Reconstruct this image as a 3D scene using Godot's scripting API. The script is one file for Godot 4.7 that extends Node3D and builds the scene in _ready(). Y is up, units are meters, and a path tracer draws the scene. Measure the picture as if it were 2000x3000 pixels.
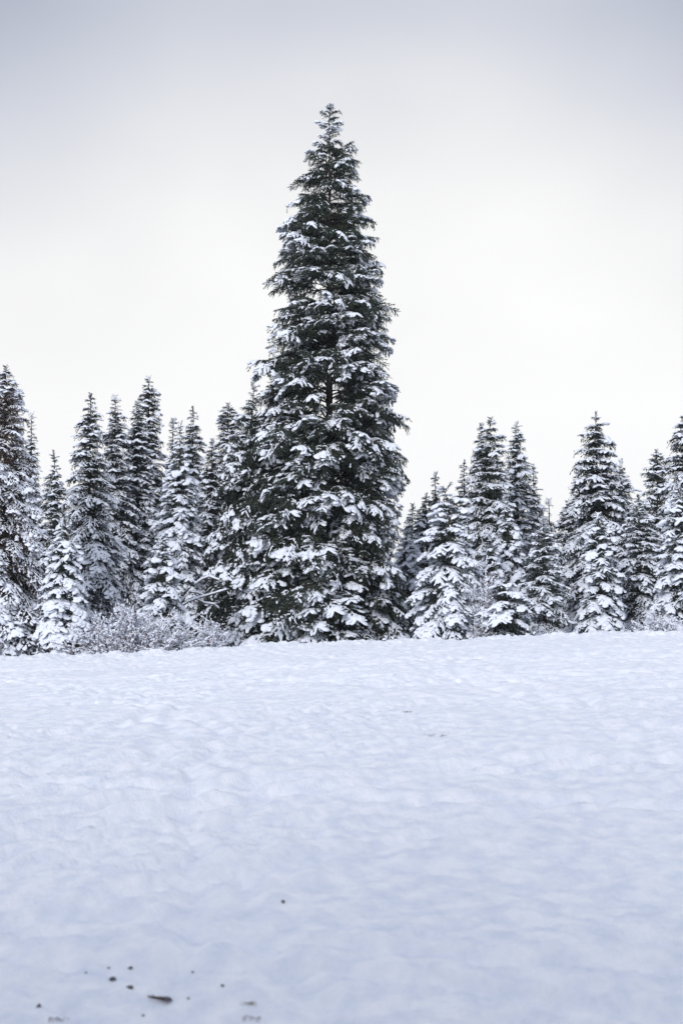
extends Node3D
# A tall snowy spruce at the edge of a trodden snow field, smaller snowy firs to both sides, under a pale overcast sky.

const FOCAL_PIXELS := 4167.0        # lens, in pixels of a 2000 x 3000 picture
const PITCH := 0.067                # camera looks slightly up
const EYE := Vector3(0, 1.6, 0)
const EXPOSURE := 1.74
const CREST := 50.0                 # metres to the edge of the field

var used_names := {}
var mat := {}
var rough_noise := FastNoiseLite.new()
var ico_v := PackedVector3Array()
var ico_i := PackedInt32Array()
var mini_v := PackedVector3Array()
var mini_i := PackedInt32Array()
var dressed := {}
var kits := {}                      # bough meshes by style and size


# ---------------------------------------------------------------- helpers
class Buf:
	var v := PackedVector3Array()
	var n := PackedVector3Array()
	var c := PackedColorArray()
	var i := PackedInt32Array()

	func tri(a: Vector3, b: Vector3, d: Vector3, col: Color) -> void:
		var nn := (d - a).cross(b - a).normalized()
		var k := v.size()
		v.push_back(a); v.push_back(b); v.push_back(d)
		n.push_back(nn); n.push_back(nn); n.push_back(nn)
		c.push_back(col); c.push_back(col); c.push_back(col)
		i.push_back(k); i.push_back(k + 1); i.push_back(k + 2)

	func tube(pts: Array, r0: float, r1: float, sides: int, col: Color, col1 = null) -> void:
		var k := v.size()
		var m := pts.size()
		for a in m:
			var p: Vector3 = pts[a]
			var q: Vector3 = pts[mini(a + 1, m - 1)]
			var o: Vector3 = pts[maxi(a - 1, 0)]
			var d := (q - o).normalized()
			var u := d.cross(Vector3.UP)
			if u.length() < 0.05:
				u = d.cross(Vector3.RIGHT)
			u = u.normalized()
			var w := u.cross(d).normalized()
			var t := float(a) / (m - 1)
			var r := lerpf(r0, r1, t)
			for s in sides:
				var g := TAU * s / sides
				var nn := u * cos(g) + w * sin(g)
				v.push_back(p + nn * r)
				n.push_back(nn)
				c.push_back(col if col1 == null else col.lerp(col1, t))
		for a in m - 1:
			for s in sides:
				var p0 := k + a * sides + s
				var p1 := k + a * sides + (s + 1) % sides
				var p2 := p0 + sides
				var p3 := p1 + sides
				i.append_array([p0, p1, p2, p1, p3, p2])

	func surface_into(m: ArrayMesh) -> void:
		if v.is_empty():
			tri(Vector3.ZERO, Vector3(0, 0.001, 0), Vector3(0.001, 0, 0), Color.WHITE)
		var arr := []
		arr.resize(Mesh.ARRAY_MAX)
		arr[Mesh.ARRAY_VERTEX] = v
		arr[Mesh.ARRAY_NORMAL] = n
		arr[Mesh.ARRAY_COLOR] = c
		arr[Mesh.ARRAY_INDEX] = i
		m.add_surface_from_arrays(Mesh.PRIMITIVE_TRIANGLES, arr)


func make_ico() -> void:
	var g := (1.0 + sqrt(5.0)) / 2.0
	for p in [[-1, g, 0], [1, g, 0], [-1, -g, 0], [1, -g, 0], [0, -1, g], [0, 1, g], [0, -1, -g], [0, 1, -g], [g, 0, -1], [g, 0, 1], [-g, 0, -1], [-g, 0, 1]]:
		mini_v.push_back(Vector3(p[0], p[1], p[2]).normalized())
	for a in 12:
		for b in range(a + 1, 12):
			for d in range(b + 1, 12):
				var pa := mini_v[a]
				var pb := mini_v[b]
				var pc := mini_v[d]
				if pa.distance_to(pb) < 1.1 and pb.distance_to(pc) < 1.1 and pa.distance_to(pc) < 1.1:
					if (pc - pa).cross(pb - pa).dot(pa) > 0:
						mini_i.append_array([a, b, d])
					else:
						mini_i.append_array([a, d, b])
	ico_v = mini_v.duplicate()
	var mid := {}
	for t in range(0, mini_i.size(), 3):
		var q := [mini_i[t], mini_i[t + 1], mini_i[t + 2]]
		var e := []
		for s in 3:
			var lo: int = mini(q[s], q[(s + 1) % 3])
			var hi: int = maxi(q[s], q[(s + 1) % 3])
			var key := lo * 100 + hi
			if not mid.has(key):
				mid[key] = ico_v.size()
				ico_v.push_back((ico_v[lo] + ico_v[hi]).normalized())
			e.append(mid[key])
		ico_i.append_array([q[0], e[0], e[2], e[0], q[1], e[1], e[2], e[1], q[2], e[0], e[1], e[2]])


# a lump of snow: along = half length along dir, wide, high; flat below
func blob(b: Buf, at: Vector3, dir: Vector3, along: float, wide: float, high: float, rng: RandomNumberGenerator, small := false) -> void:
	var x := dir
	x.y *= 0.8
	x = x.normalized()
	var z := x.cross(Vector3.UP).normalized()
	if z.length() < 0.5:
		z = Vector3(0, 0, 1)
	var y := z.cross(x)
	var src := mini_v if small else ico_v
	var ids := mini_i if small else ico_i
	var k := b.v.size()
	var sx := Vector3(rng.randf_range(-7, 7), rng.randf_range(-7, 7), rng.randf_range(-7, 7))
	for p in src:
		var q := 1.0 + 0.16 * sin(p.x * 3.1 + sx.x) * sin(p.z * 3.7 + sx.y) + 0.10 * sin(p.y * 4.3 + p.x * 5.0 + sx.z)
		var lower := 0.45 if p.y < 0 else 1.0
		b.v.push_back(at + x * (p.x * along * q) + y * (p.y * high * q * lower) + z * (p.z * wide * q))
		b.n.push_back((x * (p.x / along) + y * (p.y / high) + z * (p.z / wide)).normalized())
		b.c.push_back(Color.WHITE)
	for t in ids:
		b.i.push_back(k + t)


func numbered(called: String) -> String:
	var n: int = used_names.get(called, 0)
	used_names[called] = n + 1
	return called if n == 0 else "%s_%03d" % [called, n]


func thing(called: String, label: String, category: String, at: Vector3, group := "") -> Node3D:
	var o := Node3D.new()
	o.name = numbered(called)
	o.position = at
	add_child(o, true)
	tag(o, label, category, group)
	return o


func tag(o: Node, label: String, category: String, group := "") -> void:
	o.set_meta("label", label)
	o.set_meta("category", category)
	if group:
		o.set_meta("group", group)


func part(called: String, m: Mesh, mats: Array, parent: Node) -> MeshInstance3D:
	var o := MeshInstance3D.new()
	o.name = called
	o.mesh = m
	for k in mats.size():
		o.set_surface_override_material(k, mats[k])
	parent.add_child(o, true)
	return o


func mesh_of(bufs: Array) -> ArrayMesh:
	var m := ArrayMesh.new()
	for b in bufs:
		b.surface_into(m)
	return m


# the point that lies behind picture position (px, py) at a depth in metres
func sight(px: float, py: float, depth: float) -> Vector3:
	var dx := (px - 1000.0) / FOCAL_PIXELS
	var dy := (1500.0 - py) / FOCAL_PIXELS
	var d := Vector3(dx, dy * cos(PITCH) + sin(PITCH), -cos(PITCH) + dy * sin(PITCH))
	return EYE + d * (depth / -d.z)


func plain(color: Color, rough := 0.9, vertex := true) -> StandardMaterial3D:
	var m := StandardMaterial3D.new()
	m.albedo_color = color.linear_to_srgb()
	m.roughness = rough
	m.metallic_specular = 0.3
	m.vertex_color_use_as_albedo = vertex
	return m


# ---------------------------------------------------------------- terrain
const CREST_X := [-400.0, 0.0, 200.0, 500.0, 600.0, 800.0, 1000.0, 1150.0, 1350.0, 1500.0, 1650.0, 1800.0, 2000.0, 2400.0]
const CREST_Y := [1950.0, 1931.0, 1922.0, 1912.0, 1903.0, 1890.0, 1884.0, 1880.0, 1876.0, 1869.0, 1862.0, 1857.0, 1857.0, 1852.0]

var n_big := FastNoiseLite.new()
var n_track := FastNoiseLite.new()
var n_lump := FastNoiseLite.new()
var n_fine := FastNoiseLite.new()
var n_mask := FastNoiseLite.new()
var n_rim := FastNoiseLite.new()


func noises() -> void:
	var list := [[n_big, 0.16, 11, 2], [n_track, 1.0, 23, 3], [n_lump, 2.2, 37, 2], [n_fine, 7.0, 51, 2], [n_mask, 0.22, 67, 2], [n_rim, 0.75, 83, 3]]
	for e in list:
		var f: FastNoiseLite = e[0]
		f.noise_type = FastNoiseLite.TYPE_SIMPLEX_SMOOTH
		f.frequency = e[1]
		f.seed = e[2]
		f.fractal_type = FastNoiseLite.FRACTAL_FBM
		f.fractal_octaves = e[3]


func crest_height(a: float) -> float:
	var px := 1000.0 + a * FOCAL_PIXELS
	var py: float = CREST_Y[0]
	for k in CREST_X.size() - 1:
		if px >= CREST_X[k]:
			py = lerpf(CREST_Y[k], CREST_Y[k + 1], clampf((px - CREST_X[k]) / (CREST_X[k + 1] - CREST_X[k]), 0, 1))
	return sight(px, py, CREST).y


func ground_height(x: float, d: float) -> float:
	var dd := maxf(d, 0.5)
	var a := clampf(x / maxf(dd, 30.0), -0.34, 0.34)
	var top := crest_height(a)
	var t := clampf(d / CREST, -0.5, 1.0)
	var y := top * t * absf(t) * 0.35 + top * t * 0.65
	y -= 0.0055 * pow(maxf(0.0, 20.0 - maxf(d, 4.0)), 2.0)                # the near field rises away from the camera
	var bank := clampf(-a * 5.0 + 0.25, 0.0, 1.0)               # the ploughed bank is higher at one end
	y -= bank * 0.32 * smoothstep(20.0, 40.0, d) * (1.0 - smoothstep(44.5, 49.6, d))
	var rim := smoothstep(47.0, 49.8, d) * (1.0 - smoothstep(50.2, 52.0, d))
	if rim > 0.0:
		y += rim * (0.13 * n_rim.get_noise_2d(x, d * 0.6) + 0.13 * absf(n_lump.get_noise_2d(x * 0.8, d * 0.8)) + 0.05 * n_lump.get_noise_2d(x * 2.0, d * 2.0))
	y -= 0.75 * smoothstep(50.3, 54.0, d)
	y += 0.4 * smoothstep(54.0, 75.0, d)
	if d > 75.0:
		y += n_big.get_noise_2d(x * 0.1, d * 0.1) * 1.5 * smoothstep(75, 200, d)
	return y


var tracks := []                    # across: d = a + b x + c x^2; along: x = a + b d + c d^2; then width and depth


func lay_tracks() -> void:
	var rng := RandomNumberGenerator.new()
	rng.seed = 19
	for k in 20:                         # paths that cross the field, many of them in pairs
		var a := 8.0 + 36.0 * pow(rng.randf(), 0.8)
		var b := rng.randf_range(-0.55, 0.75)
		var c := rng.randf_range(-0.02, 0.02)
		var w := rng.randf_range(0.10, 0.17) * (0.6 + a * 0.035)
		var deep := rng.randf_range(0.035, 0.075)
		tracks.append([true, a, b, c, w, deep])
		if rng.randf() < 0.6:
			tracks.append([true, a + rng.randf_range(0.5, 1.1), b + rng.randf_range(-0.01, 0.01), c, w, deep * 0.8])
	for k in 9:                          # paths that run away from the camera
		var a := rng.randf_range(-7.0, 6.0)
		var b := rng.randf_range(-0.25, 0.30)
		var c := rng.randf_range(-0.006, 0.008)
		var w := rng.randf_range(0.10, 0.16)
		tracks.append([false, a, b, c, w, rng.randf_range(0.02, 0.04)])
		tracks.append([false, a + 0.55, b, c, w, rng.randf_range(0.02, 0.04)])


func relief(x: float, d: float) -> float:
	var fade := 1.0 - smoothstep(49.0, 51.0, d)
	var m := clampf(0.5 + 1.2 * n_mask.get_noise_2d(x, d), 0.0, 1.0)
	var h := 0.05 * n_big.get_noise_2d(x * 2.2, d * 2.2)
	h += 0.022 * n_big.get_noise_2d(x * 3.2 + d * 1.6, d * 6.5 - x * 2.0)
	var u := x * 0.88 + d * 0.47                                 # tracks run aslant over the field
	var w := -x * 0.47 + d * 0.88
	h += (0.036 - 0.02 * m) * n_track.get_noise_2d(u * 0.30, w * 1.5)
	var wander := 0.35 * n_mask.get_noise_2d(x * 1.7 + 5.0, d * 1.7)
	for e in tracks:
		var off: float
		if e[0]:
			off = absf(d + wander - e[1] - x * (e[2] + x * e[3])) / sqrt(1.0 + e[2] * e[2])
		else:
			off = absf(x + wander - e[1] - d * (e[2] + d * e[3]))
		if off < e[4] * 3.0:
			var r: float = off / e[4]
			h += e[5] * (0.30 * exp(-(r - 1.7) * (r - 1.7) * 2.5) - exp(-r * r))
	var tread := n_lump.get_noise_2d(x * 1.15, d * 1.15)          # trodden patches
	h -= 0.032 * m * smoothstep(0.05, 0.38, tread)
	h += 0.014 * m * n_lump.get_noise_2d(x * 2.1 + 31.0, d * 2.1)
	if d < 36.0:
		h += 0.007 * n_fine.get_noise_2d(x, d) * (1.0 - smoothstep(14.0, 36.0, d))
	return h * fade


func terrain_point(x: float, d: float) -> Vector3:
	return Vector3(x, ground_height(x, d) + relief(x, d), -d)


func build_ground() -> void:
	var rows := PackedFloat32Array()
	var d := 5.0
	while d < 46.0:
		rows.push_back(d)
		d += clampf(d * d * 0.00045, 0.010, 0.17)
	while d < 52.0:
		rows.push_back(d)
		d += 0.12
	while d < 1500.0:
		rows.push_back(d)
		d *= 1.03
	var cols := PackedFloat32Array()
	for k in 9:
		cols.push_back(-3.0 + k * 0.3)
	for k in 441:
		cols.push_back(-0.286 + k * 0.0013)
	for k in 9:
		cols.push_back(0.6 + k * 0.3)
	var b := Buf.new()
	var nc := cols.size()
	var nr := rows.size()
	b.v.resize(nc * nr)
	for r in nr:
		for k in nc:
			b.v[r * nc + k] = terrain_point(cols[k] * rows[r], rows[r])
	b.n.resize(nc * nr)
	b.c.resize(nc * nr)
	b.c.fill(Color.WHITE)
	for r in nr:
		for k in nc:
			var px := b.v[r * nc + mini(k + 1, nc - 1)] - b.v[r * nc + maxi(k - 1, 0)]
			var pz := b.v[mini(r + 1, nr - 1) * nc + k] - b.v[maxi(r - 1, 0) * nc + k]
			b.n[r * nc + k] = px.cross(pz).normalized()
	b.i.resize((nc - 1) * (nr - 1) * 6)
	var w := 0
	for r in nr - 1:
		for k in nc - 1:
			var p0 := r * nc + k
			b.i[w] = p0; b.i[w + 1] = p0 + nc; b.i[w + 2] = p0 + 1
			b.i[w + 3] = p0 + 1; b.i[w + 4] = p0 + nc; b.i[w + 5] = p0 + nc + 1
			w += 6
	var o := part("snow_field", mesh_of([b]), [mat.field], self)
	o.set_meta("kind", "structure")
	# the same field on the near side of the camera
	var g := Buf.new()
	for r in 41:
		for k in 81:
			var x := -60.0 + k * 1.5
			var e := 5.1 - r * 1.6
			var y := ground_height(x, e) - 0.012
			g.v.push_back(Vector3(x, y, -e))
			g.n.push_back(Vector3.UP)
			g.c.push_back(Color.WHITE)
	for r in 40:
		for k in 80:
			var p0 := r * 81 + k
			g.i.append_array([p0, p0 + 1, p0 + 81, p0 + 1, p0 + 82, p0 + 81])
	var o2 := part("snow_ground", mesh_of([g]), [mat.field], self)
	o2.set_meta("kind", "structure")


# ---------------------------------------------------------------- boughs
# one bough: origin at the trunk, running along +x, y up
func bough_bufs(length: float, s: Dictionary, rng: RandomNumberGenerator) -> Array:
	var leaf := Buf.new()
	var wood := Buf.new()
	var snow := Buf.new()
	var bark := Color(0.055, 0.045, 0.042)
	var rise: float = s.rise + rng.randf_range(-0.08, 0.08)
	var sag: float = s.sag * rng.randf_range(0.75, 1.25)
	var sway := rng.randf_range(-0.12, 0.12)
	var steps := maxi(6, int(length / 0.22))
	var pts := []
	for k in steps + 1:
		var t := float(k) / steps
		pts.append(Vector3(length * (t - 0.10 * t * t * sag), length * (rise * t - sag * t * t), length * sway * sin(t * 2.6)))
	wood.tube(pts, 0.012 + length * 0.009, 0.006, 5, bark)
	var coverage: float = s.snow
	var patch := rng.randf() * 50.0
	var gap: float = s.gap * clampf(0.45 + 0.4 * length, 0.55, 1.1)
	var pos: float = length * s.bare + rng.randf() * 0.05
	var side := 1.0
	var segs := []                       # [points, is_twig, t on bough]
	while pos < length * 0.985:
		var t := pos / length
		var f := t * steps
		var k := mini(int(f), steps - 1)
		var p: Vector3 = pts[k].lerp(pts[k + 1], f - k)
		var dir: Vector3 = (pts[k + 1] - pts[k]).normalized()
		var across := dir.cross(Vector3.UP).normalized() * side
		var reach: float = (s.broad * length * pow(1.0 - t, 0.75) + 0.14) * rng.randf_range(0.7, 1.15) * (0.55 + 0.45 * smoothstep(0.0, 0.35, t))
		var open := deg_to_rad(rng.randf_range(42, 64))
		var td := (dir * cos(open) + across * sin(open) + Vector3.UP * rng.randf_range(-0.22, 0.16)).normalized()
		twig(leaf, wood, segs, p, td, reach, t, s, rng)
		if rng.randf() < s.hang:
			var hd := (Vector3.DOWN * rng.randf_range(0.5, 1.2) + dir * 0.5 + across * rng.randf_range(-0.5, 0.5)).normalized()
			twig(leaf, wood, [], p, hd, rng.randf_range(0.15, 0.36) * (0.6 + 0.3 * minf(length, 2.5)), t, s, rng)
		side = -side
		pos += gap * rng.randf_range(0.6, 1.4) * (1.0 if t < 0.8 else 0.7)
	# needles along the tip of the bough itself
	var outer := pts.slice(int(steps * s.bare))
	needles(leaf, outer, s, rng)
	segs.append([outer, true, 0.8])
	# snow
	for e in segs:
		var q: Array = e[0]
		var run := 0.0
		var step: float = rng.randf_range(0.045, 0.07)
		for k in q.size() - 1:
			var p: Vector3 = q[k]
			var p2: Vector3 = q[k + 1]
			var len := p.distance_to(p2)
			while run < len:
				var at := p.lerp(p2, run / len)
				var dir := (p2 - p).normalized()
				var edge := clampf(at.x / length, 0.0, 1.0)
				var c := 0.5 + 0.75 * rough_noise.get_noise_3d(at.x * s.grain + patch, at.y * s.grain, at.z * s.grain)
				var want: float = coverage * lerpf(0.35 + 0.75 * edge, 1.35 * edge * edge, s.tips)
				if e[1] and c < want:
					var rich := clampf((want - c) * 4.0, 0.2, 1.0)
					var w: float = s.lump * rng.randf_range(0.65, 1.2) * (0.45 + 0.55 * rich)
					blob(snow, at + Vector3.UP * w * 0.28, dir, w * rng.randf_range(1.0, 1.5), w * rng.randf_range(1.0, 1.45), w * rng.randf_range(0.5, 0.8), rng, w < 0.05)
					run += w * rng.randf_range(0.7, 1.1)
				elif c < want + s.dust and rng.randf() < 0.8:
					var w2 := rng.randf_range(0.016, 0.034)
					blob(snow, at + Vector3.UP * 0.016, dir, w2 * rng.randf_range(1.4, 2.8), w2, w2 * 0.7, rng, true)
					run += rng.randf_range(0.05, 0.10)
				else:
					run += step
			run -= len
	return [leaf, wood, snow]


# a limb that carries several fronds near its end, each turned and laden differently
func clump_bufs(length: float, s: Dictionary, rng: RandomNumberGenerator) -> Array:
	var out := [Buf.new(), Buf.new(), Buf.new()]
	var pts := []
	var steps := 10
	var sag: float = s.sag * rng.randf_range(0.6, 1.3)
	var rise: float = s.rise + rng.randf_range(-0.1, 0.1)
	for k in steps + 1:
		var t := float(k) / steps
		pts.append(Vector3((length - 0.85 * clampf(length * 0.40, 0.50, 1.05)) * t, length * (rise * t - sag * t * t), length * 0.06 * sin(t * 4.0 + sag * 9.0)))
	out[1].tube(pts, 0.014 + length * 0.008, 0.008, 5, Color(0.055, 0.045, 0.042))
	var count := 4 + int(length * 1.7)
	var side := 1.0
	for k in count:
		var t := lerpf(0.36, 1.0, float(k) / (count - 1))
		var p: Vector3 = table_v(pts, t)
		var d: Vector3 = (table_v(pts, minf(t + 0.05, 1.0)) - table_v(pts, t - 0.05)).normalized()
		var fl := clampf(length * 0.40, 0.50, 1.05) * rng.randf_range(0.75, 1.2)
		var st := s.duplicate()
		st.bare = 0.04
		st.broad = rng.randf_range(0.36, 0.52)
		st.snow = s.snow * (1.2 if rng.randf() < s.laden * (0.5 + 0.7 * t) else 0.35)
		st.sag = rng.randf_range(0.15, 0.6)
		st.rise = rng.randf_range(0.0, 0.3)
		st.gap = s.gap * 1.05
		var heading := side * rng.randf_range(0.25, 1.1) * (1.0 if k < count - 1 else 0.2)
		var b := Basis(Vector3.UP, heading) * Basis(Vector3(0, 0, 1), atan2(d.y, d.x) * 0.7 + rng.randf_range(-0.35, 0.2)) * Basis(Vector3(1, 0, 0), rng.randf_range(-0.5, 0.5))
		var piece := bough_bufs(fl, st, rng)
		for q in 3:
			append_buf(out[q], piece[q], Transform3D(b, p))
		side = -side
	for k in 5:
		var p2: Vector3 = table_v(pts, rng.randf_range(0.15, 0.8))
		twig(out[0], out[1], [], p2, Vector3(0.5, rng.randf_range(-1.0, 0.1), rng.randf_range(-0.9, 0.9)).normalized(), rng.randf_range(0.3, 0.6), 0.5, s, rng)
	return out


func table_v(pts: Array, t: float) -> Vector3:
	var f := clampf(t, 0.0, 1.0) * (pts.size() - 1)
	var k := mini(int(f), pts.size() - 2)
	return pts[k].lerp(pts[k + 1], f - k)


func append_buf(into: Buf, b: Buf, t: Transform3D) -> void:
	var k := into.v.size()
	into.v.append_array(t * b.v)
	into.n.append_array(Transform3D(t.basis, Vector3.ZERO) * b.n)
	into.c.append_array(b.c)
	for e in b.i:
		into.i.push_back(k + e)


func twig(leaf: Buf, wood: Buf, segs: Array, p: Vector3, dir: Vector3, reach: float, t: float, s: Dictionary, rng: RandomNumberGenerator) -> void:
	var q := []
	var n := maxi(2, int(reach / 0.12))
	var bend: float = s.twig_sag
	for k in n + 1:
		var u := float(k) / n
		q.append(p + dir * (reach * u) + Vector3.DOWN * (reach * bend * u * u))
	wood.tube(q, 0.007, 0.003, 3, Color(0.06, 0.048, 0.04))
	needles(leaf, q, s, rng)
	segs.append([q, true, t])
	if reach > 0.22:
		var pos := 0.07
		var side := 1.0
		while pos < reach * 0.93:
			var f := pos / reach * n
			var k := mini(int(f), n - 1)
			var o: Vector3 = q[k].lerp(q[k + 1], f - k)
			var d: Vector3 = (q[k + 1] - q[k]).normalized()
			var ac := d.cross(Vector3.UP).normalized() * side
			var l := clampf((reach - pos) * 0.5, 0.07, 0.24) * rng.randf_range(0.7, 1.2)
			var down := rng.randf_range(-0.35, 0.12) if rng.randf() > s.hang else rng.randf_range(-1.3, -0.4)
			var e := o + (d * 0.75 + ac * 0.75 + Vector3.UP * down).normalized() * l
			needles(leaf, [o, e], s, rng)
			segs.append([[o, e], down > -0.3, t])
			side = -side
			pos += rng.randf_range(0.06, 0.11)


func needles(leaf: Buf, q: Array, s: Dictionary, rng: RandomNumberGenerator) -> void:
	var shade := rng.randf_range(0.65, 1.35)
	var warm := rng.randf_range(0.85, 1.15)
	var base := Color(0.050 * shade * warm, 0.066 * shade, 0.049 * shade / warm)
	var run := 0.0
	for k in q.size() - 1:
		var p: Vector3 = q[k]
		var p2: Vector3 = q[k + 1]
		var len := p.distance_to(p2)
		if len < 0.001:
			continue
		var d := (p2 - p) / len
		while run < len:
			var at := p + d * run
			var r := Vector3(rng.randf_range(-1, 1), rng.randf_range(-1, 0.75), rng.randf_range(-1, 1))
			r = (r - d * r.dot(d)).normalized()
			var l := rng.randf_range(0.045, 0.08)
			var tip := at + (d * 0.7 + r).normalized() * l
			var w := d.cross(r) * rng.randf_range(0.009, 0.015)
			leaf.tri(at - w, at + w, tip, base)
			run += s.needle
		run -= len


const SIZES := [0.45, 0.9, 1.6, 2.7]


func make_kit(called: String, s: Dictionary, variants: int, which: Array) -> void:
	var kit := {}
	for size in which:
		var list := []
		for k in variants:
			var rng := RandomNumberGenerator.new()
			rng.seed = hash(called) + size * 100 + k
			var st := s.duplicate()
			st.snow = clampf(s.snow * rng.randf_range(0.75, 1.3), 0, 1.2)
			if s.get("clumped", false) and size >= 2:
				st.snow = s.snow * rng.randf_range(0.85, 1.1)
				st.laden = 0.40
			var b: Array = clump_bufs(SIZES[size], st, rng) if s.get("clumped", false) and size >= 1 else bough_bufs(SIZES[size], st, rng)
			list.append({"green": mesh_of([b[0], b[1]]), "snow": mesh_of([b[2]]), "whole": mesh_of(b), "length": SIZES[size]})
		kit[size] = list
	kits[called] = kit


func pick(kit: Dictionary, length: float, rng: RandomNumberGenerator) -> Dictionary:
	var best := -1
	var far := 1e9
	for size in kit:
		var e := absf(log(length / SIZES[size]))
		if e < far:
			far = e
			best = size
	var list: Array = kit[best]
	return list[rng.randi() % list.size()]


# ---------------------------------------------------------------- trees
# t: px, py (apex in the picture), wide (half width in pixels at the ground), depth, kit, leaf (material), seed and optional shape settings
func tree(t: Dictionary) -> Node3D:
	var rng := RandomNumberGenerator.new()
	rng.seed = t.seed
	var apex := sight(t.px, t.py, t.depth)
	if t.has("at"):
		apex = t.at
	var lean: float = t.get("lean", 0.0)
	var foot := Vector3(apex.x - lean, 0, apex.z)
	foot.y = ground_height(foot.x, -foot.z) - 0.05
	var tall := apex.y - foot.y
	var metre: float = t.depth / FOCAL_PIXELS
	var wide: float = t.wide * metre * 1.24
	var o := thing(t.get("name", "fir_tree"), t.label, "tree", foot, t.get("group", "snowy firs along the edge of the field"))
	var power: float = t.get("power", 0.8)
	var nod: float = t.get("nod", 0.0)
	var front: bool = t.get("front", false)
	var kit: Dictionary = kits[t.kit]
	var leaf: Material = mat[t.get("leaf", "green")]
	var bark: Material = mat[t.get("bark", "bark")]
	var profile = t.get("profile")
	var axis := func(h: float) -> Vector3:
		var u := clampf(h / tall, 0, 1)
		return Vector3(lean * u + nod * smoothstep(0.82, 1.0, u) * smoothstep(0.82, 1.0, u), h, 0)
	# trunk
	var tb := Buf.new()
	var pts := []
	for k in 25:
		var h := tall * 0.985 * k / 24.0
		pts.append(axis.call(h) + Vector3(rng.randf_range(-0.012, 0.012), 0, rng.randf_range(-0.012, 0.012)))
	tb.tube(pts, t.get("girth", 0.011) * tall + 0.03, 0.014, 10, Color.WHITE)
	part("trunk", mesh_of([tb]), [bark], o)
	# boughs, from the top down
	var h := tall - 0.10
	var n := 0
	var az := rng.randf() * TAU
	var dense: float = t.get("dense", 1.0)
	var tier: float = t.get("tier", 0.0)
	var clear: float = t.get("clear", 0.1)
	var ragged: float = t.get("ragged", 0.18)
	var patchy := rng.randf() * 100.0
	var inner_at := []
	var behind := {}
	while h > clear:
		var u := 1.0 - h / tall
		var w_left := wide * pow(u, power)
		var w_right := w_left
		if profile:
			var py := lerpf(t.py, profile.bottom, u)
			w_left = table(profile.y, profile.left, py) * metre * 0.93
			w_right = table(profile.y, profile.right, py) * metre * 0.93
		var mean := (w_left + w_right) * 0.5
		h -= rng.randf_range(0.6, 1.4) / ((13.0 + 5.5 * mean) * dense)
		az += 2.4 + rng.randf_range(-0.5, 0.5)
		var at_h := h
		if tier > 0.0:
			at_h = lerpf(h, (floorf(h / tier + 0.5) + rng.randf_range(-0.12, 0.12)) * tier, 0.8)
		var reach := mean + (w_right - w_left) * 0.5 * cos(az)
		var lobe := rough_noise.get_noise_3d(cos(az) * 1.3 + patchy, at_h * 0.75, sin(az) * 1.3)
		reach = maxf(0.18, reach * (t.get("full", 1.06) + ragged * 1.5 * lobe + rng.randf_range(-ragged, ragged * 0.6)))
		if lobe < -0.42 + t.get("gaps", 0.06):
			continue
		var open_here := false
		for gap in t.get("openings", []):              # places where the trunk and the sky show
			var gy := lerpf(t.py, 1900.0, u)
			if gy > gap[0] and gy < gap[1] and absf(sin(az)) > gap[2]:
				open_here = true
		if open_here:
			continue
		var up: float = lerpf(t.get("up_top", 0.75), t.get("up_low", -0.25), pow(clampf(u * 1.15, 0, 1), 0.55)) + rng.randf_range(-0.16, 0.16)
		var kind := pick(kit, reach, rng)
		var scale: float = reach / kind.length / maxf(0.8, cos(up))
		var place := Transform3D(Basis.from_euler(Vector3(rng.randf_range(-0.3, 0.3), 0, 0)).scaled(Vector3(1.0, rng.randf_range(0.85, 1.15), rng.randf_range(0.85, 1.2)) * scale), Vector3.ZERO)
		place = Transform3D(Basis(Vector3.UP, -az) * Basis(Vector3(0, 0, 1), up), Vector3.ZERO) * place
		place.origin = axis.call(at_h)
		if n < 296 and sin(az) > -0.3 and not t.has("at"):
			var g: MeshInstance3D
			if front:
				g = part("bough", kind.green, [leaf, mat.twig], o)
				part("snow", kind.snow, [mat.snow], g).set_meta("kind", "stuff")
			else:
				g = part("bough", kind.whole, [leaf, mat.twig, mat.snow], o)
			g.transform = place
			n += 1
		else:
			var whole: Mesh = kind.whole
			if not behind.has(whole):
				behind[whole] = []
			behind[whole].append(place)
		if reach > 0.22 and not open_here and rng.randf() < t.get("inner", 0.55):
			inner_at.append([at_h - rng.randf_range(0.0, 0.3), az + rng.randf_range(-0.8, 0.8), reach * rng.randf_range(0.5, 0.85), up - 0.3])
	# boughs on the far side and the shaded branches inside
	for whole in behind:
		scatter(whole, behind[whole], [leaf, mat.twig, mat.snow], o)
	if inner_at.size():
		var dark: Dictionary = kits["inner"]
		var where := []
		for e in inner_at:
			var sc: float = e[2] / SIZES[1]
			var b := Basis(Vector3.UP, -e[1]) * Basis(Vector3(0, 0, 1), e[3]) * Basis.from_euler(Vector3(rng.randf_range(-1, 1), 0, 0)).scaled(Vector3(sc, clampf(sc, 0.7, 1.5), clampf(sc, 0.7, 1.5)))
			where.append(Transform3D(b, axis.call(e[0])))
		scatter(dark[1][t.seed % dark[1].size()].green, where, [leaf, mat.twig], o)
	# leader
	var lead: Dictionary = kits["leader"][0][t.seed % 3]
	var top := part("leader", lead.green, [leaf, mat.twig], o)
	part("snow", lead.snow, [mat.snow], top).set_meta("kind", "stuff")
	top.transform = Transform3D(Basis(Vector3.UP, rng.randf() * TAU) * Basis(Vector3(0, 0, 1), PI / 2 - 0.05 - clampf(nod, -0.3, 0.3) * 2.0), axis.call(tall - t.get("leader", 0.38)))
	return o


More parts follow.
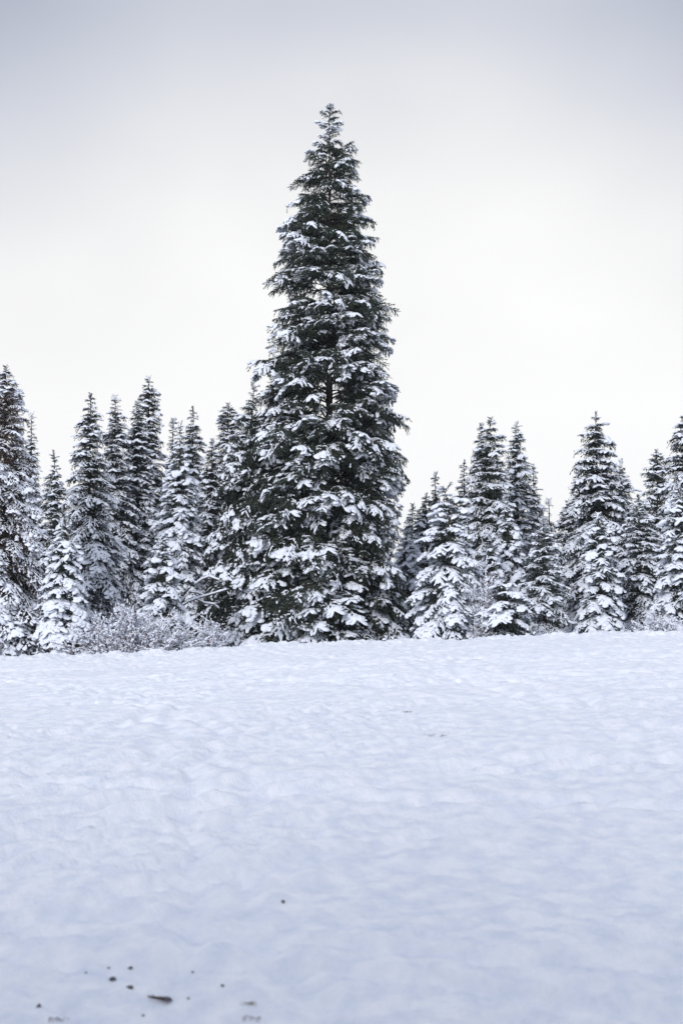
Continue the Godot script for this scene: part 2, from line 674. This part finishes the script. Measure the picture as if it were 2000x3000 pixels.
func scatter(m: ArrayMesh, where: Array, mats: Array, parent: Node3D) -> void:
	if where.size() <= 8:
		for place in where:
			part("bough", m, mats, parent).transform = place
		return
	var key := [m, mats[0]]
	if not dressed.has(key):
		var own: ArrayMesh = m.duplicate()
		for k in mats.size():
			own.surface_set_material(k, mats[k])
		dressed[key] = own
	var mm := MultiMesh.new()
	mm.transform_format = MultiMesh.TRANSFORM_3D
	mm.mesh = dressed[key]
	mm.instance_count = where.size()
	for k in where.size():
		mm.set_instance_transform(k, where[k])
	var mi := MultiMeshInstance3D.new()
	mi.name = "foliage"
	mi.multimesh = mm
	mi.set_meta("kind", "stuff")
	parent.add_child(mi, true)


func table(xs: Array, ys: Array, x: float) -> float:
	if x <= xs[0]:
		return ys[0]
	for k in xs.size() - 1:
		if x <= xs[k + 1]:
			return lerpf(ys[k], ys[k + 1], (x - xs[k]) / (xs[k + 1] - xs[k]))
	return ys[-1]


# ---------------------------------------------------------------- shrubs
func shrub(px: float, py_top: float, half: float, depth: float, stems: int, seed_: int, label: String, tint := Color(0.17, 0.115, 0.115)) -> void:
	var rng := RandomNumberGenerator.new()
	rng.seed = seed_
	var top := sight(px, py_top, depth)
	var foot := Vector3(top.x, ground_height(top.x, depth) - 0.05, top.z)
	var tall := top.y - foot.y
	var metre := depth / FOCAL_PIXELS
	var o := thing("bare_shrub", label, "shrub", foot, "leafless snowy shrubs behind the snow bank")
	var wood := Buf.new()
	var snow := Buf.new()
	for k in stems:
		var side := rng.randf_range(-1, 1)
		var start := Vector3(side * half * metre * 0.55, 0, rng.randf_range(-0.5, 0.5))
		var out := Vector3(side * half * metre * rng.randf_range(0.3, 0.75), 0, rng.randf_range(-0.7, 0.7))
		var high := tall * rng.randf_range(0.55, 1.05) * (1.0 - 0.45 * side * side)
		stem(wood, snow, start, out, high, 0.016, tint, rng, 2)
	var s := part("stem", mesh_of([wood]), [mat.plain_wood], o)
	s.set_meta("kind", "stuff")
	var w := part("snow", mesh_of([snow]), [mat.snow], o)
	w.set_meta("kind", "stuff")


func stem(wood: Buf, snow: Buf, start: Vector3, out: Vector3, high: float, r: float, tint: Color, rng: RandomNumberGenerator, level: int) -> void:
	var q := []
	var n := 7
	var arch := rng.randf_range(0.0, 0.55)
	for k in n + 1:
		var u := float(k) / n
		q.append(start + out * (u * u * 0.7 + u * 0.3) + Vector3.UP * high * (u - arch * u * u * 0.6) + Vector3(rng.randf_range(-1, 1), rng.randf_range(-1, 1), rng.randf_range(-1, 1)) * 0.02)
	wood.tube(q, r, r * 0.4, 4, tint * rng.randf_range(0.7, 1.4))
	for k in n:
		var p: Vector3 = q[k]
		var p2: Vector3 = q[k + 1]
		if k == 0 and level == 2:
			continue
		var d := (p2 - p).normalized()
		var m := maxi(1, int(p.distance_to(p2) / 0.06))
		for j in m:
			if rng.randf() < 0.42:
				var w := rng.randf_range(0.012, 0.036)
				blob(snow, p.lerp(p2, (j + rng.randf()) / m) + Vector3.UP * w * 0.5, d, w * rng.randf_range(1.3, 2.6), w, w * 0.9, rng, true)
		if level > 0 and rng.randf() < 0.75:
			var side := Vector3(rng.randf_range(-1, 1), rng.randf_range(0.1, 0.7), rng.randf_range(-1, 1))
			var l := high * rng.randf_range(0.18, 0.42)
			stem(wood, snow, p, Vector3(side.x, 0, side.z) * l * 0.7 + out * 0.15, side.y * l, r * 0.6, tint, rng, level - 1)


# ---------------------------------------------------------------- scene
func _ready() -> void:
	# camera: a 50 mm lens on a full frame held upright
	var cam := Camera3D.new()
	cam.name = "camera"
	cam.position = EYE
	cam.rotation.x = PITCH
	cam.fov = 39.6
	cam.near = 0.05
	cam.far = 4000.0
	var lens := CameraAttributesPhysical.new()
	lens.frustum_focal_length = 33.333
	lens.frustum_focus_distance = 60.0
	lens.frustum_near = 0.05
	lens.frustum_far = 4000.0
	lens.exposure_aperture = 1.5
	cam.attributes = lens
	cam.fov = 39.6
	add_child(cam)
	cam.current = true

	# overcast sky
	var env := Environment.new()
	env.background_mode = Environment.BG_SKY
	env.tonemap_mode = Environment.TONE_MAPPER_LINEAR
	env.tonemap_exposure = EXPOSURE
	env.sdfgi_enabled = true
	env.ssao_enabled = true
	env.ssil_enabled = true
	env.fog_enabled = true
	env.fog_density = 0.0003
	env.fog_light_color = Color(0.93, 0.95, 1.0)
	var sky := Sky.new()
	var pano := PanoramaSkyMaterial.new()
	pano.panorama = sky_picture()
	sky.sky_material = pano
	env.sky = sky
	var we := WorldEnvironment.new()
	we.name = "world_environment"
	we.environment = env
	add_child(we)

	# the veiled sun, low behind the camera
	var sun := DirectionalLight3D.new()
	sun.name = "sun"
	sun.light_energy = 0.35
	sun.light_color = Color(1.0, 0.99, 0.985)
	sun.light_angular_distance = 17.0
	sun.shadow_enabled = true
	sun.sky_mode = DirectionalLight3D.SKY_MODE_LIGHT_ONLY
	add_child(sun)
	sun.rotation_degrees = Vector3(-28, -24, 0)

	rough_noise.noise_type = FastNoiseLite.TYPE_SIMPLEX_SMOOTH
	rough_noise.frequency = 1.0
	rough_noise.seed = 5
	noises()
	make_ico()
	lay_tracks()
	materials()
	build_ground()

	# bough kits
	var common := {"tips": 0.3, "grain": 2.9, "rise": 0.14, "sag": 0.38, "snow": 0.60, "gap": 0.085, "bare": 0.12, "broad": 0.42, "hang": 0.5, "twig_sag": 0.30, "needle": 0.016, "lump": 0.064, "dust": 0.30}
	make_kit("spruce", common.merged({"clumped": true, "laden": 0.42, "tips": 0.75, "grain": 2.6, "snow": 0.43, "hang": 0.35, "sag": 0.26, "rise": 0.16, "lump": 0.068, "dust": 0.22, "bare": 0.1, "twig_sag": 0.34, "broad": 0.42}, true), 6, [0, 1, 2, 3])
	make_kit("laden", common.merged({"grain": 2.8, "snow": 0.66, "sag": 0.55, "rise": 0.20, "lump": 0.074, "dust": 0.35}, true), 4, [0, 1, 2])
	make_kit("fir", common.merged({"snow": 0.50, "sag": 0.44, "rise": 0.16, "dust": 0.5}, true), 4, [0, 1, 2])
	make_kit("dark", common.merged({"snow": 0.43, "sag": 0.36}, true), 4, [0, 1, 2])
	make_kit("frosted", common.merged({"snow": 0.44, "sag": 0.34, "lump": 0.060, "dust": 0.48, "needle": 0.03}, true), 4, [0, 1, 2])
	make_kit("russet", common.merged({"snow": 0.46, "sag": 0.36, "lump": 0.06, "dust": 0.34, "needle": 0.02}, true), 4, [0, 1, 2])
	make_kit("inner", common.merged({"snow": 0.0, "dust": 0.0, "hang": 0.6, "needle": 0.022}, true), 2, [1])
	make_kit("leader", common.merged({"rise": 0.0, "sag": 0.02, "snow": 0.35, "hang": 0.0, "broad": 0.22, "twig_sag": -0.2, "bare": 0.05, "gap": 0.06, "lump": 0.04}, true), 3, [0])

	plant_trees()
	plant_shrubs()
	debris()
	plant_added_shade_firs()


func sky_picture() -> ImageTexture:
	var w := 512
	var h := 256
	var im := Image.create_empty(w, h, false, Image.FORMAT_RGBF)
	var cloud := FastNoiseLite.new()
	cloud.noise_type = FastNoiseLite.TYPE_SIMPLEX_SMOOTH
	cloud.seed = 9
	cloud.frequency = 1.6
	cloud.fractal_octaves = 4
	var es := [-90.0, -2.0, 2.0, 8.0, 10.6, 13.2, 16.8, 19.3, 21.3, 23.0, 27.0, 34.0, 50.0, 90.0]
	var ls := [0.5, 0.98, 1.02, 1.02, 0.98, 0.955, 0.885, 0.81, 0.755, 0.69, 0.64, 0.65, 0.71, 0.75]
	for y in h:
		var e := 90.0 - 180.0 * (y + 0.5) / h
		for x in w:
			var az := wrapf(TAU * (x + 0.5) / w, -PI, PI)
			var d := Vector3(sin(az) * cos(deg_to_rad(e)), sin(deg_to_rad(e)) * 1.5, -cos(az) * cos(deg_to_rad(e)))
			var l := table(es, ls, e)
			# high sky painted darker to both sides, imitating lens vignetting
			var away := absf(rad_to_deg(az) - 1.0 + 3.0 * cloud.get_noise_3dv(d * 0.8))
			l *= 1.0 - 0.26 * smoothstep(4.0, 16.0, away) * smoothstep(11.0, 24.0, e) * (1.0 - smoothstep(28.0, 50.0, e))
			l *= 1.0 + 0.07 * cloud.get_noise_3dv(d * 1.3) * 1.7 * smoothstep(0.0, 18.0, e) + 0.06 * cloud.get_noise_3dv(d * 3.1 + Vector3(2, 9, 4)) * smoothstep(6.0, 16.0, e) - 0.05 * maxf(0.0, cloud.get_noise_3dv(d * 2.0 + Vector3(7, 3, 1)))
			var b := smoothstep(0.97, 0.42, l)
			var z := smoothstep(24.0, 45.0, e)
			l /= EXPOSURE
			im.set_pixel(x, y, Color(l * (lerpf(1.0, 0.92, b) - 0.06 * z), l * lerpf(1.0, 0.99, b), l * (lerpf(1.003, 1.19, b) + 0.12 * z)))
	return ImageTexture.create_from_image(im)


func materials() -> void:
	mat.snow = plain(Color(0.83, 0.865, 0.94), 0.85)
	mat.green = plain(Color(1.12, 1.15, 1.15), 0.75)
	mat.grey_green = plain(Color(1.25, 1.25, 1.35), 0.8)
	mat.black_green = plain(Color(0.55, 0.60, 0.68), 0.8)
	mat.russet = plain(Color(2.1, 1.15, 1.2), 0.85)
	mat.twig = plain(Color(1, 1, 1), 0.9)
	mat.plain_wood = plain(Color(1, 1, 1), 0.9)
	var bark_noise := FastNoiseLite.new()
	bark_noise.frequency = 0.04
	bark_noise.seed = 3
	var nt := NoiseTexture2D.new()
	nt.noise = bark_noise
	nt.width = 256
	nt.height = 256
	nt.seamless = true
	var ramp := Gradient.new()
	ramp.set_color(0, Color(0.16, 0.13, 0.12))
	ramp.set_color(1, Color(0.34, 0.29, 0.27))
	nt.color_ramp = ramp
	for e in [["bark", Color(1, 1, 1)], ["red_bark", Color(1.5, 0.95, 0.85)]]:
		var m := plain(e[1], 0.95, false)
		m.albedo_texture = nt
		m.uv1_triplanar = true
		m.uv1_scale = Vector3(3, 0.7, 3)
		mat[e[0]] = m
	var f := plain(Color(0.935, 0.94, 0.965), 0.8, false)
	var fn := FastNoiseLite.new()
	fn.noise_type = FastNoiseLite.TYPE_SIMPLEX_SMOOTH
	fn.frequency = 0.10
	fn.fractal_octaves = 4
	fn.seed = 14
	var ft := NoiseTexture2D.new()
	ft.noise = fn
	ft.width = 1024
	ft.height = 1024
	ft.seamless = true
	var tint := FastNoiseLite.new()
	tint.noise_type = FastNoiseLite.TYPE_SIMPLEX_SMOOTH
	tint.frequency = 0.012
	tint.fractal_octaves = 5
	tint.fractal_gain = 0.6
	tint.seed = 29
	var tt := NoiseTexture2D.new()
	tt.noise = tint
	tt.width = 1024
	tt.height = 1024
	tt.seamless = true
	var shade_patches := Gradient.new()  # bluish patches in the snow colour stand in for soft shadows
	shade_patches.set_color(0, Color(0.90, 0.92, 0.955))
	shade_patches.set_color(1, Color(1.0, 1.0, 1.0))
	shade_patches.set_offset(0, 0.2)
	shade_patches.set_offset(1, 0.7)
	tt.color_ramp = shade_patches
	f.albedo_texture = tt
	f.heightmap_enabled = true
	f.heightmap_texture = ft
	f.heightmap_scale = 1.2
	f.uv1_triplanar = true
	f.uv1_world_triplanar = true
	f.uv1_scale = Vector3(0.22, 0.22, 0.22)
	mat.field = f
	mat.stone = plain(Color(0.13, 0.115, 0.13), 0.9, false)
	mat.straw = plain(Color(0.30, 0.24, 0.19), 0.9, false)


func plant_trees() -> void:
	# the tall spruce
	tree({"px": 965, "py": 306, "leader": 0.62, "dense": 0.56, "wide": 320, "depth": 62.0, "kit": "spruce", "seed": 101, "name": "spruce_tree", "front": true, "full": 1.04, "openings": [[655.0, 690.0, 0.85], [728.0, 768.0, 0.82], [855.0, 895.0, 0.84], [1035.0, 1070.0, 0.84], [1125.0, 1220.0, 0.76], [1310.0, 1340.0, 0.88]], "group": "", "girth": 0.010,
		"label": "towering dark green spruce with patchy snow, by far the tallest tree", "inner": 0.2, "up_top": 0.7, "up_low": 0.0, "ragged": 0.10, "gaps": 0.02,
		"profile": {"bottom": 1900.0,
			"y": [300.0, 360.0, 400.0, 450.0, 520.0, 600.0, 700.0, 800.0, 900.0, 1000.0, 1100.0, 1200.0, 1300.0, 1400.0, 1500.0, 1600.0, 1700.0, 1800.0, 1900.0],
			"left": [14.0, 34.0, 28.0, 52.0, 78.0, 116.0, 142.0, 166.0, 186.0, 206.0, 214.0, 228.0, 248.0, 272.0, 294.0, 314.0, 336.0, 356.0, 372.0],
			"right": [14.0, 34.0, 31.0, 60.0, 87.0, 108.0, 138.0, 152.0, 172.0, 192.0, 204.0, 218.0, 224.0, 242.0, 226.0, 236.0, 250.0, 264.0, 270.0]}})
	var list := [
		# px, py, wide, depth, kit, leaf, front, extra, label
		[745, 1125, 150, 61.5, "spruce", "grey_green", true, {"power": 0.8, "lean": 0.75, "up_low": -0.4}, "frosted grey-green spruce half as high, pressed against the flank of the tallest tree"],
		[18, 1078, 128, 54.0, "russet", "russet", true, {"power": 0.55}, "tall fir with reddish brown foliage at the picture's left edge"],
		[52, 1155, 62, 66.0, "fir", "black_green", false, {}, "slim fir showing its tip over the shoulder of the russet fir"],
		[93, 1212, 50, 74.0, "fir", "green", false, {"power": 0.7}, "thin pointed fir standing alone in the gap beside the russet fir"],
		[160, 1325, 95, 64.0, "fir", "grey_green", false, {}, "shorter fir between the russet fir and the broad dark fir"],
		[267, 1158, 135, 61.0, "fir", "black_green", true, {"power": 0.75}, "broad dark fir with small snow clumps, rising behind the left end of the shrub"],
		[338, 1162, 88, 68.0, "fir", "black_green", false, {"power": 0.65}, "fir with a neat narrow tip just beyond the broad dark fir"],
		[437, 1105, 85, 74.0, "dark", "black_green", false, {"power": 0.6}, "tallest of the firs left of the giant spruce, dark with open tiers"],
		[402, 1180, 80, 69.0, "dark", "black_green", false, {"power": 0.65}, "dark fir overlapping the lower side of the tallest left-hand fir"],
		[192, 1510, 96, 53.0, "laden", "green", true, {"power": 0.72, "lean": 0.0, "gaps": 0.0, "dense": 1.3}, "small heavily laden fir in front of the broad dark fir"],
		[528, 1240, 120, 62.0, "laden", "grey_green", true, {"power": 0.95, "up_low": -0.3}, "pale drooping fir with long snow covered boughs and a bare trunk showing"],
		[508, 1230, 60, 70.0, "fir", "grey_green", false, {}, "slender fir whose tip stands just behind the pale drooping fir"],
		[567, 1195, 75, 72.0, "fir", "grey_green", false, {"power": 0.65}, "spiky topped fir between the pale drooping fir and the round topped one"],
		[668, 1185, 72, 78.0, "dark", "black_green", false, {"power": 0.45}, "round topped sparse fir half hidden behind the frosted spruce"],
		[622, 1290, 66, 69.0, "dark", "black_green", false, {"power": 0.6}, "narrow black-green fir with separate snow pads, below the round topped fir"],
		[478, 1568, 88, 55.0, "laden", "green", true, {"power": 0.75}, "small snowy fir rising straight out of the bare shrub"],
		[1208, 1480, 85, 74.0, "frosted", "grey_green", false, {}, "thin pale fir seen through the gap beside the giant spruce"],
		[1190, 1560, 100, 68.0, "laden", "grey_green", false, {}, "low pale fir tucked under the drooping boughs of the giant spruce"],
		[1274, 1388, 66, 71.0, "fir", "green", false, {}, "fir whose tip shows just behind the bent topped fir"],
		[1246, 1450, 66, 69.0, "dark", "black_green", false, {"power": 0.6}, "dark shoulder of a fir between the giant spruce and the bent topped fir"],
		[1315, 1415, 120, 56.0, "laden", "green", true, {"power": 0.72, "nod": -0.25, "up_low": -0.22}, "snow laden fir with its top bent over and its trunk bare halfway up"],
		[1357, 1352, 60, 77.0, "fir", "grey_green", false, {}, "small distant fir tip left of the twin topped fir"],
		[1434, 1228, 112, 64.0, "fir", "green", true, {"power": 0.68, "tier": 0.36}, "tall full fir with regular tiers, the higher half of the twin topped pair"],
		[1408, 1245, 84, 67.0, "fir", "green", false, {"power": 0.7}, "fir with the lower tip of the twin topped pair"],
		[1511, 1240, 95, 68.0, "fir", "grey_green", false, {"power": 0.75}, "sharp pointed cone shaped fir next to the twin topped pair"],
		[1560, 1365, 60, 69.0, "fir", "grey_green", false, {"ragged": 0.35}, "ragged fir leaning out from the side of the sharp pointed cone"],
		[1480, 1455, 72, 60.0, "laden", "grey_green", true, {"power": 0.7}, "pale mid-size fir in front of the twin topped pair"],
		[1432, 1560, 66, 58.0, "laden", "grey_green", true, {"power": 0.7}, "small pale fir between the bent topped fir and the mid-size one"],
		[1478, 1690, 105, 54.5, "laden", "green", true, {"power": 0.6, "up_low": -0.3, "tier": 0.34}, "lowest and roundest fir, almost a mound of snow, at the field's edge"],
		[1590, 1520, 84, 57.0, "frosted", "grey_green", true, {"power": 0.65, "bark": "red_bark"}, "pale fir with a reddish trunk, next to the round snow mound fir"],
		[1607, 1465, 50, 70.0, "frosted", "grey_green", false, {"bark": "red_bark"}, "thin red trunked fir poking up behind the pale one"],
		[1660, 1472, 62, 71.0, "dark", "black_green", false, {"power": 0.6}, "dense dark fir at the foot of the great cone on the right"],
		[1743, 1212, 125, 62.0, "fir", "black_green", true, {"power": 0.65, "tier": 0.38}, "great dark cone, tallest fir in the right half of the wood"],
		[1692, 1362, 70, 66.0, "dark", "black_green", false, {}, "fir hidden behind the near side of the great dark cone"],
		[1752, 1507, 82, 57.0, "laden", "green", true, {"power": 0.65}, "snow laden fir standing right in front of the great dark cone"],
		[1818, 1350, 70, 67.0, "fir", "grey_green", false, {"power": 0.6}, "narrow fir beside the great dark cone, half its height hidden"],
		[1870, 1455, 92, 60.0, "frosted", "grey_green", true, {"power": 0.6}, "grey frosted fir with a thin bare stem at its tip"],
		[1923, 1322, 72, 70.0, "dark", "green", false, {"power": 0.5}, "round shouldered fir behind the grey frosted one"],
		[2006, 1205, 110, 60.0, "fir", "black_green", true, {"power": 0.6}, "tall dark fir cut by the picture's right edge"],
		[1990, 1420, 88, 56.0, "laden", "green", true, {"power": 0.6}, "snow laden fir in front of the tall dark fir at the picture's edge"],
	]
	var k := 0
	for e in list:
		var t := {"px": float(e[0]), "py": float(e[1]), "wide": float(e[2]), "depth": e[3], "kit": e[4], "leaf": e[5], "front": e[6], "seed": 200 + k * 7, "label": e[8]}
		var vary := RandomNumberGenerator.new()
		vary.seed = 4000 + k
		t.merge({"ragged": vary.randf_range(0.12, 0.26), "lean": vary.randf_range(-0.22, 0.22), "up_low": vary.randf_range(-0.45, -0.1), "up_top": vary.randf_range(0.5, 0.85), "gaps": vary.randf_range(0.02, 0.12), "dense": vary.randf_range(1.0, 1.25)})
		t.merge(e[7], true)
		var o := tree(t)
		if k == 0:
			dead_limb(o)
		k += 1
	# small growth along the snow bank
	for e in [[1137, 1846, 20, 51.5, "tiny snow capped sapling at the foot of the giant spruce"], [112, 1893, 24, 52.0, "low snow mounded sapling at the foot of the small heavily laden fir"], [1560, 1835, 26, 52.5, "tiny snow covered sapling beside the round mound fir"]]:
		tree({"px": float(e[0]), "py": float(e[1]), "wide": float(e[2]), "depth": e[3], "kit": "laden", "leaf": "green", "front": true, "seed": 700 + int(e[0]), "label": e[4], "group": "saplings along the snow bank", "power": 0.6, "name": "fir_sapling"})


# a bare fallen limb under a ridge of snow, caught in the frosted spruce
func dead_limb(o: Node3D) -> void:
	var rng := RandomNumberGenerator.new()
	rng.seed = 61
	var wood := Buf.new()
	var snow := Buf.new()
	for e in [[[660, 1730], [620, 1742], [585, 1752], [552, 1764], [535, 1774]], [[600, 1748], [580, 1738], [560, 1736]], [[575, 1755], [600, 1768], [628, 1772], [640, 1784]], [[640, 1700], [612, 1690], [590, 1698], [572, 1712]]]:
		var q := []
		for p in e:
			q.append(sight(p[0], p[1], 57.5) - o.position + Vector3(0, 0, rng.randf_range(-0.15, 0.15)))
		wood.tube(q, 0.035, 0.015, 6, Color(0.10, 0.08, 0.075))
		for k in q.size() - 1:
			var n := int(q[k].distance_to(q[k + 1]) / 0.05)
			for j in n:
				var w := rng.randf_range(0.045, 0.075)
				blob(snow, q[k].lerp(q[k + 1], float(j) / n) + Vector3.UP * 0.04, q[k + 1] - q[k], w * 1.3, w, w * 0.8, rng)
	var limb := part("dead_limb", mesh_of([wood]), [mat.twig], o)
	part("snow", mesh_of([snow]), [mat.snow], limb).set_meta("kind", "stuff")


func plant_added_shade_firs() -> void:
	# unseen firs added behind the camera so that the near snow lies in shade
	var k := 0
	for e in [[-26.0, 14.0, 17.5, 3.8], [-20.5, 11.0, 15.5, 3.6], [-16.0, 15.0, 18.5, 4.0], [-11.5, 10.0, 15.5, 3.7], [-7.0, 13.5, 17.5, 4.0], [-2.5, 10.5, 15.0, 3.6], [2.5, 13.0, 16.5, 3.8], [7.5, 11.0, 15.0, 3.6], [-23.0, 18.0, 19.5, 4.3], [-13.5, 18.0, 20.0, 4.3], [-4.5, 18.0, 19.5, 4.3], [4.0, 18.0, 19.0, 4.3]]:
		tree({"at": Vector3(e[0], e[2] - 0.6, e[1]), "px": 0.0, "py": 0.0, "depth": 62.0, "wide": e[3] / 62.0 * FOCAL_PIXELS, "kit": "dark", "leaf": "black_green", "power": 0.75, "seed": 900 + k, "dense": 0.7,
			"label": "added tall fir behind the photographer, out of the picture, shading the near snow", "group": "added shade firs behind the photographer"})
		k += 1


func plant_shrubs() -> void:
	shrub(395, 1752, 205, 52.5, 150, 31, "wide leafless shrub of thin purple brown stems dusted with snow")
	shrub(1920, 1765, 80, 53.5, 70, 47, "small leafless snow dusted shrub below the grey frosted fir")
	shrub(1415, 1630, 45, 55.0, 34, 53, "upright leafless shrub between the bent topped fir and the round mound fir")
	shrub(600, 1790, 70, 54.0, 50, 59, "low tangled leafless shrub at the foot of the frosted spruce")


# the place on the snow that shows at picture position (px, py)
func on_snow(px: float, py: float) -> Vector3:
	var step := 5.0
	while step < 48.0:
		var p := sight(px, py, step)
		if p.y < terrain_point(p.x, step).y:
			return terrain_point(p.x, step)
		step += 0.01 + step * 0.0015
	return terrain_point(sight(px, py, 48.0).x, 48.0)


func debris() -> void:
	var rng := RandomNumberGenerator.new()
	rng.seed = 77
	var list := [
		[115, 2946, 15, 15, "dark stone lying apart from the others near the lower corner"],
		[331, 2866, 20, 19, "largest dark stone of the scatter, angular and upright"],
		[381, 2892, 21, 14, "flat dark stone just below the largest one"],
		[383, 2833, 14, 11, "rounded dark stone just above the flat one"],
		[319, 2836, 8, 7, "tiny dark stone above the largest one"],
		[252, 2848, 8, 7, "tiny dark stone alone between the largest stone and the corner stone"],
		[566, 2848, 9, 8, "small dark stone above the brown twig"],
		[652, 2888, 10, 10, "small dark stone beyond the brown twig, between it and the straw"],
		[552, 2924, 9, 7, "small dark stone beside the brown twig"],
		[420, 2974, 9, 8, "small dark stone below the brown twig, half sunk"],
		[829, 2640, 10, 15, "single dark stone in a small pit, well up the field"],
	]
	for e in list:
		var at := on_snow(e[0], e[1] + e[3] * 0.5)
		var metre := 0.48 * Vector2(at.x, at.z).length() / FOCAL_PIXELS
		var b := Buf.new()
		var a := Vector3(rng.randf_range(-9, 9), rng.randf_range(-9, 9), rng.randf_range(-9, 9))
		for p in ico_v:
			var q := 1.0 + 0.22 * sin(p.x * 4.0 + a.x) * sin(p.z * 4.0 + a.y) + 0.12 * sin(p.y * 6.0 + a.z)
			b.v.push_back(Vector3(p.x * e[2], p.y * e[3], p.z * e[2] * 0.8) * metre * q)
			b.n.push_back(p)
			b.c.push_back(Color.WHITE)
		b.i = ico_i.duplicate()
		var o := part(numbered("stone"), mesh_of([b]), [mat.stone], self)
		o.position = at + Vector3.UP * e[3] * metre * 0.15
		tag(o, e[4], "stone", "dark stones on the snow")
	# a brown twig with a thick broken end
	var at := on_snow(468, 2940)
	var t := thing("twig", "short brown twig with a thick broken end lying on the near snow", "twig", at + Vector3.UP * 0.012)
	var b := Buf.new()
	b.tube([Vector3(-0.085, 0.012, -0.055), Vector3(-0.04, 0.010, -0.03), Vector3(0.0, 0.012, -0.004), Vector3(0.035, 0.014, 0.018)], 0.004, 0.014, 7, Color(0.10, 0.072, 0.06))
	b.tube([Vector3(-0.02, 0.01, -0.016), Vector3(-0.05, 0.03, -0.02)], 0.004, 0.002, 5, Color(0.10, 0.072, 0.06))
	part("stick", mesh_of([b]), [mat.twig], t)
	var c := Buf.new()
	blob(c, Vector3(0.05, 0.013, 0.026), Vector3(0.8, 0, 0.5), 0.030, 0.017, 0.018, rng)
	part("broken_end", mesh_of([c]), [mat.stone], t)
	# dead grass showing through the snow
	for e in [[728, 2945, 0.05, 40, "thin tuft of straw coloured grass beyond the brown twig"], [735, 2988, 0.05, 30, "pale patch of dead grass below the straw tuft, at the bottom edge"], [170, 2992, 0.06, 24, "reddish patch of dead grass in the lower corner"], [1187, 2088, 0.08, 34, "dark purplish tuft of dead weed alone in the middle of the field"], [1266, 2159, 0.16, 12, "faint streak of dead grass below the dark weed tuft"]]:
		var p := on_snow(e[0], e[1])
		var g := Buf.new()
		var dark: bool = e[0] == 1187 or e[0] == 170
		for k in e[3]:
			var s: Vector3 = Vector3(rng.randf_range(-1, 1), 0, rng.randf_range(-0.5, 0.5)) * e[2]
			var f: Vector3 = s + Vector3(rng.randf_range(-0.6, 1.0), rng.randf_range(0.05, 0.35), rng.randf_range(-0.3, 0.3)) * e[2] * 0.6
			g.tube([s - Vector3.UP * 0.01, s.lerp(f, 0.5) + Vector3.UP * 0.01, f], 0.0022 * e[2] / 0.1, 0.001, 3, (Color(0.10, 0.06, 0.08) if dark else Color(0.30, 0.24, 0.18)) * rng.randf_range(0.7, 1.3))
		var o := part(numbered("dead_grass"), mesh_of([g]), [mat.twig], self)
		o.position = p
		o.set_meta("kind", "stuff")
		tag(o, e[4], "grass")
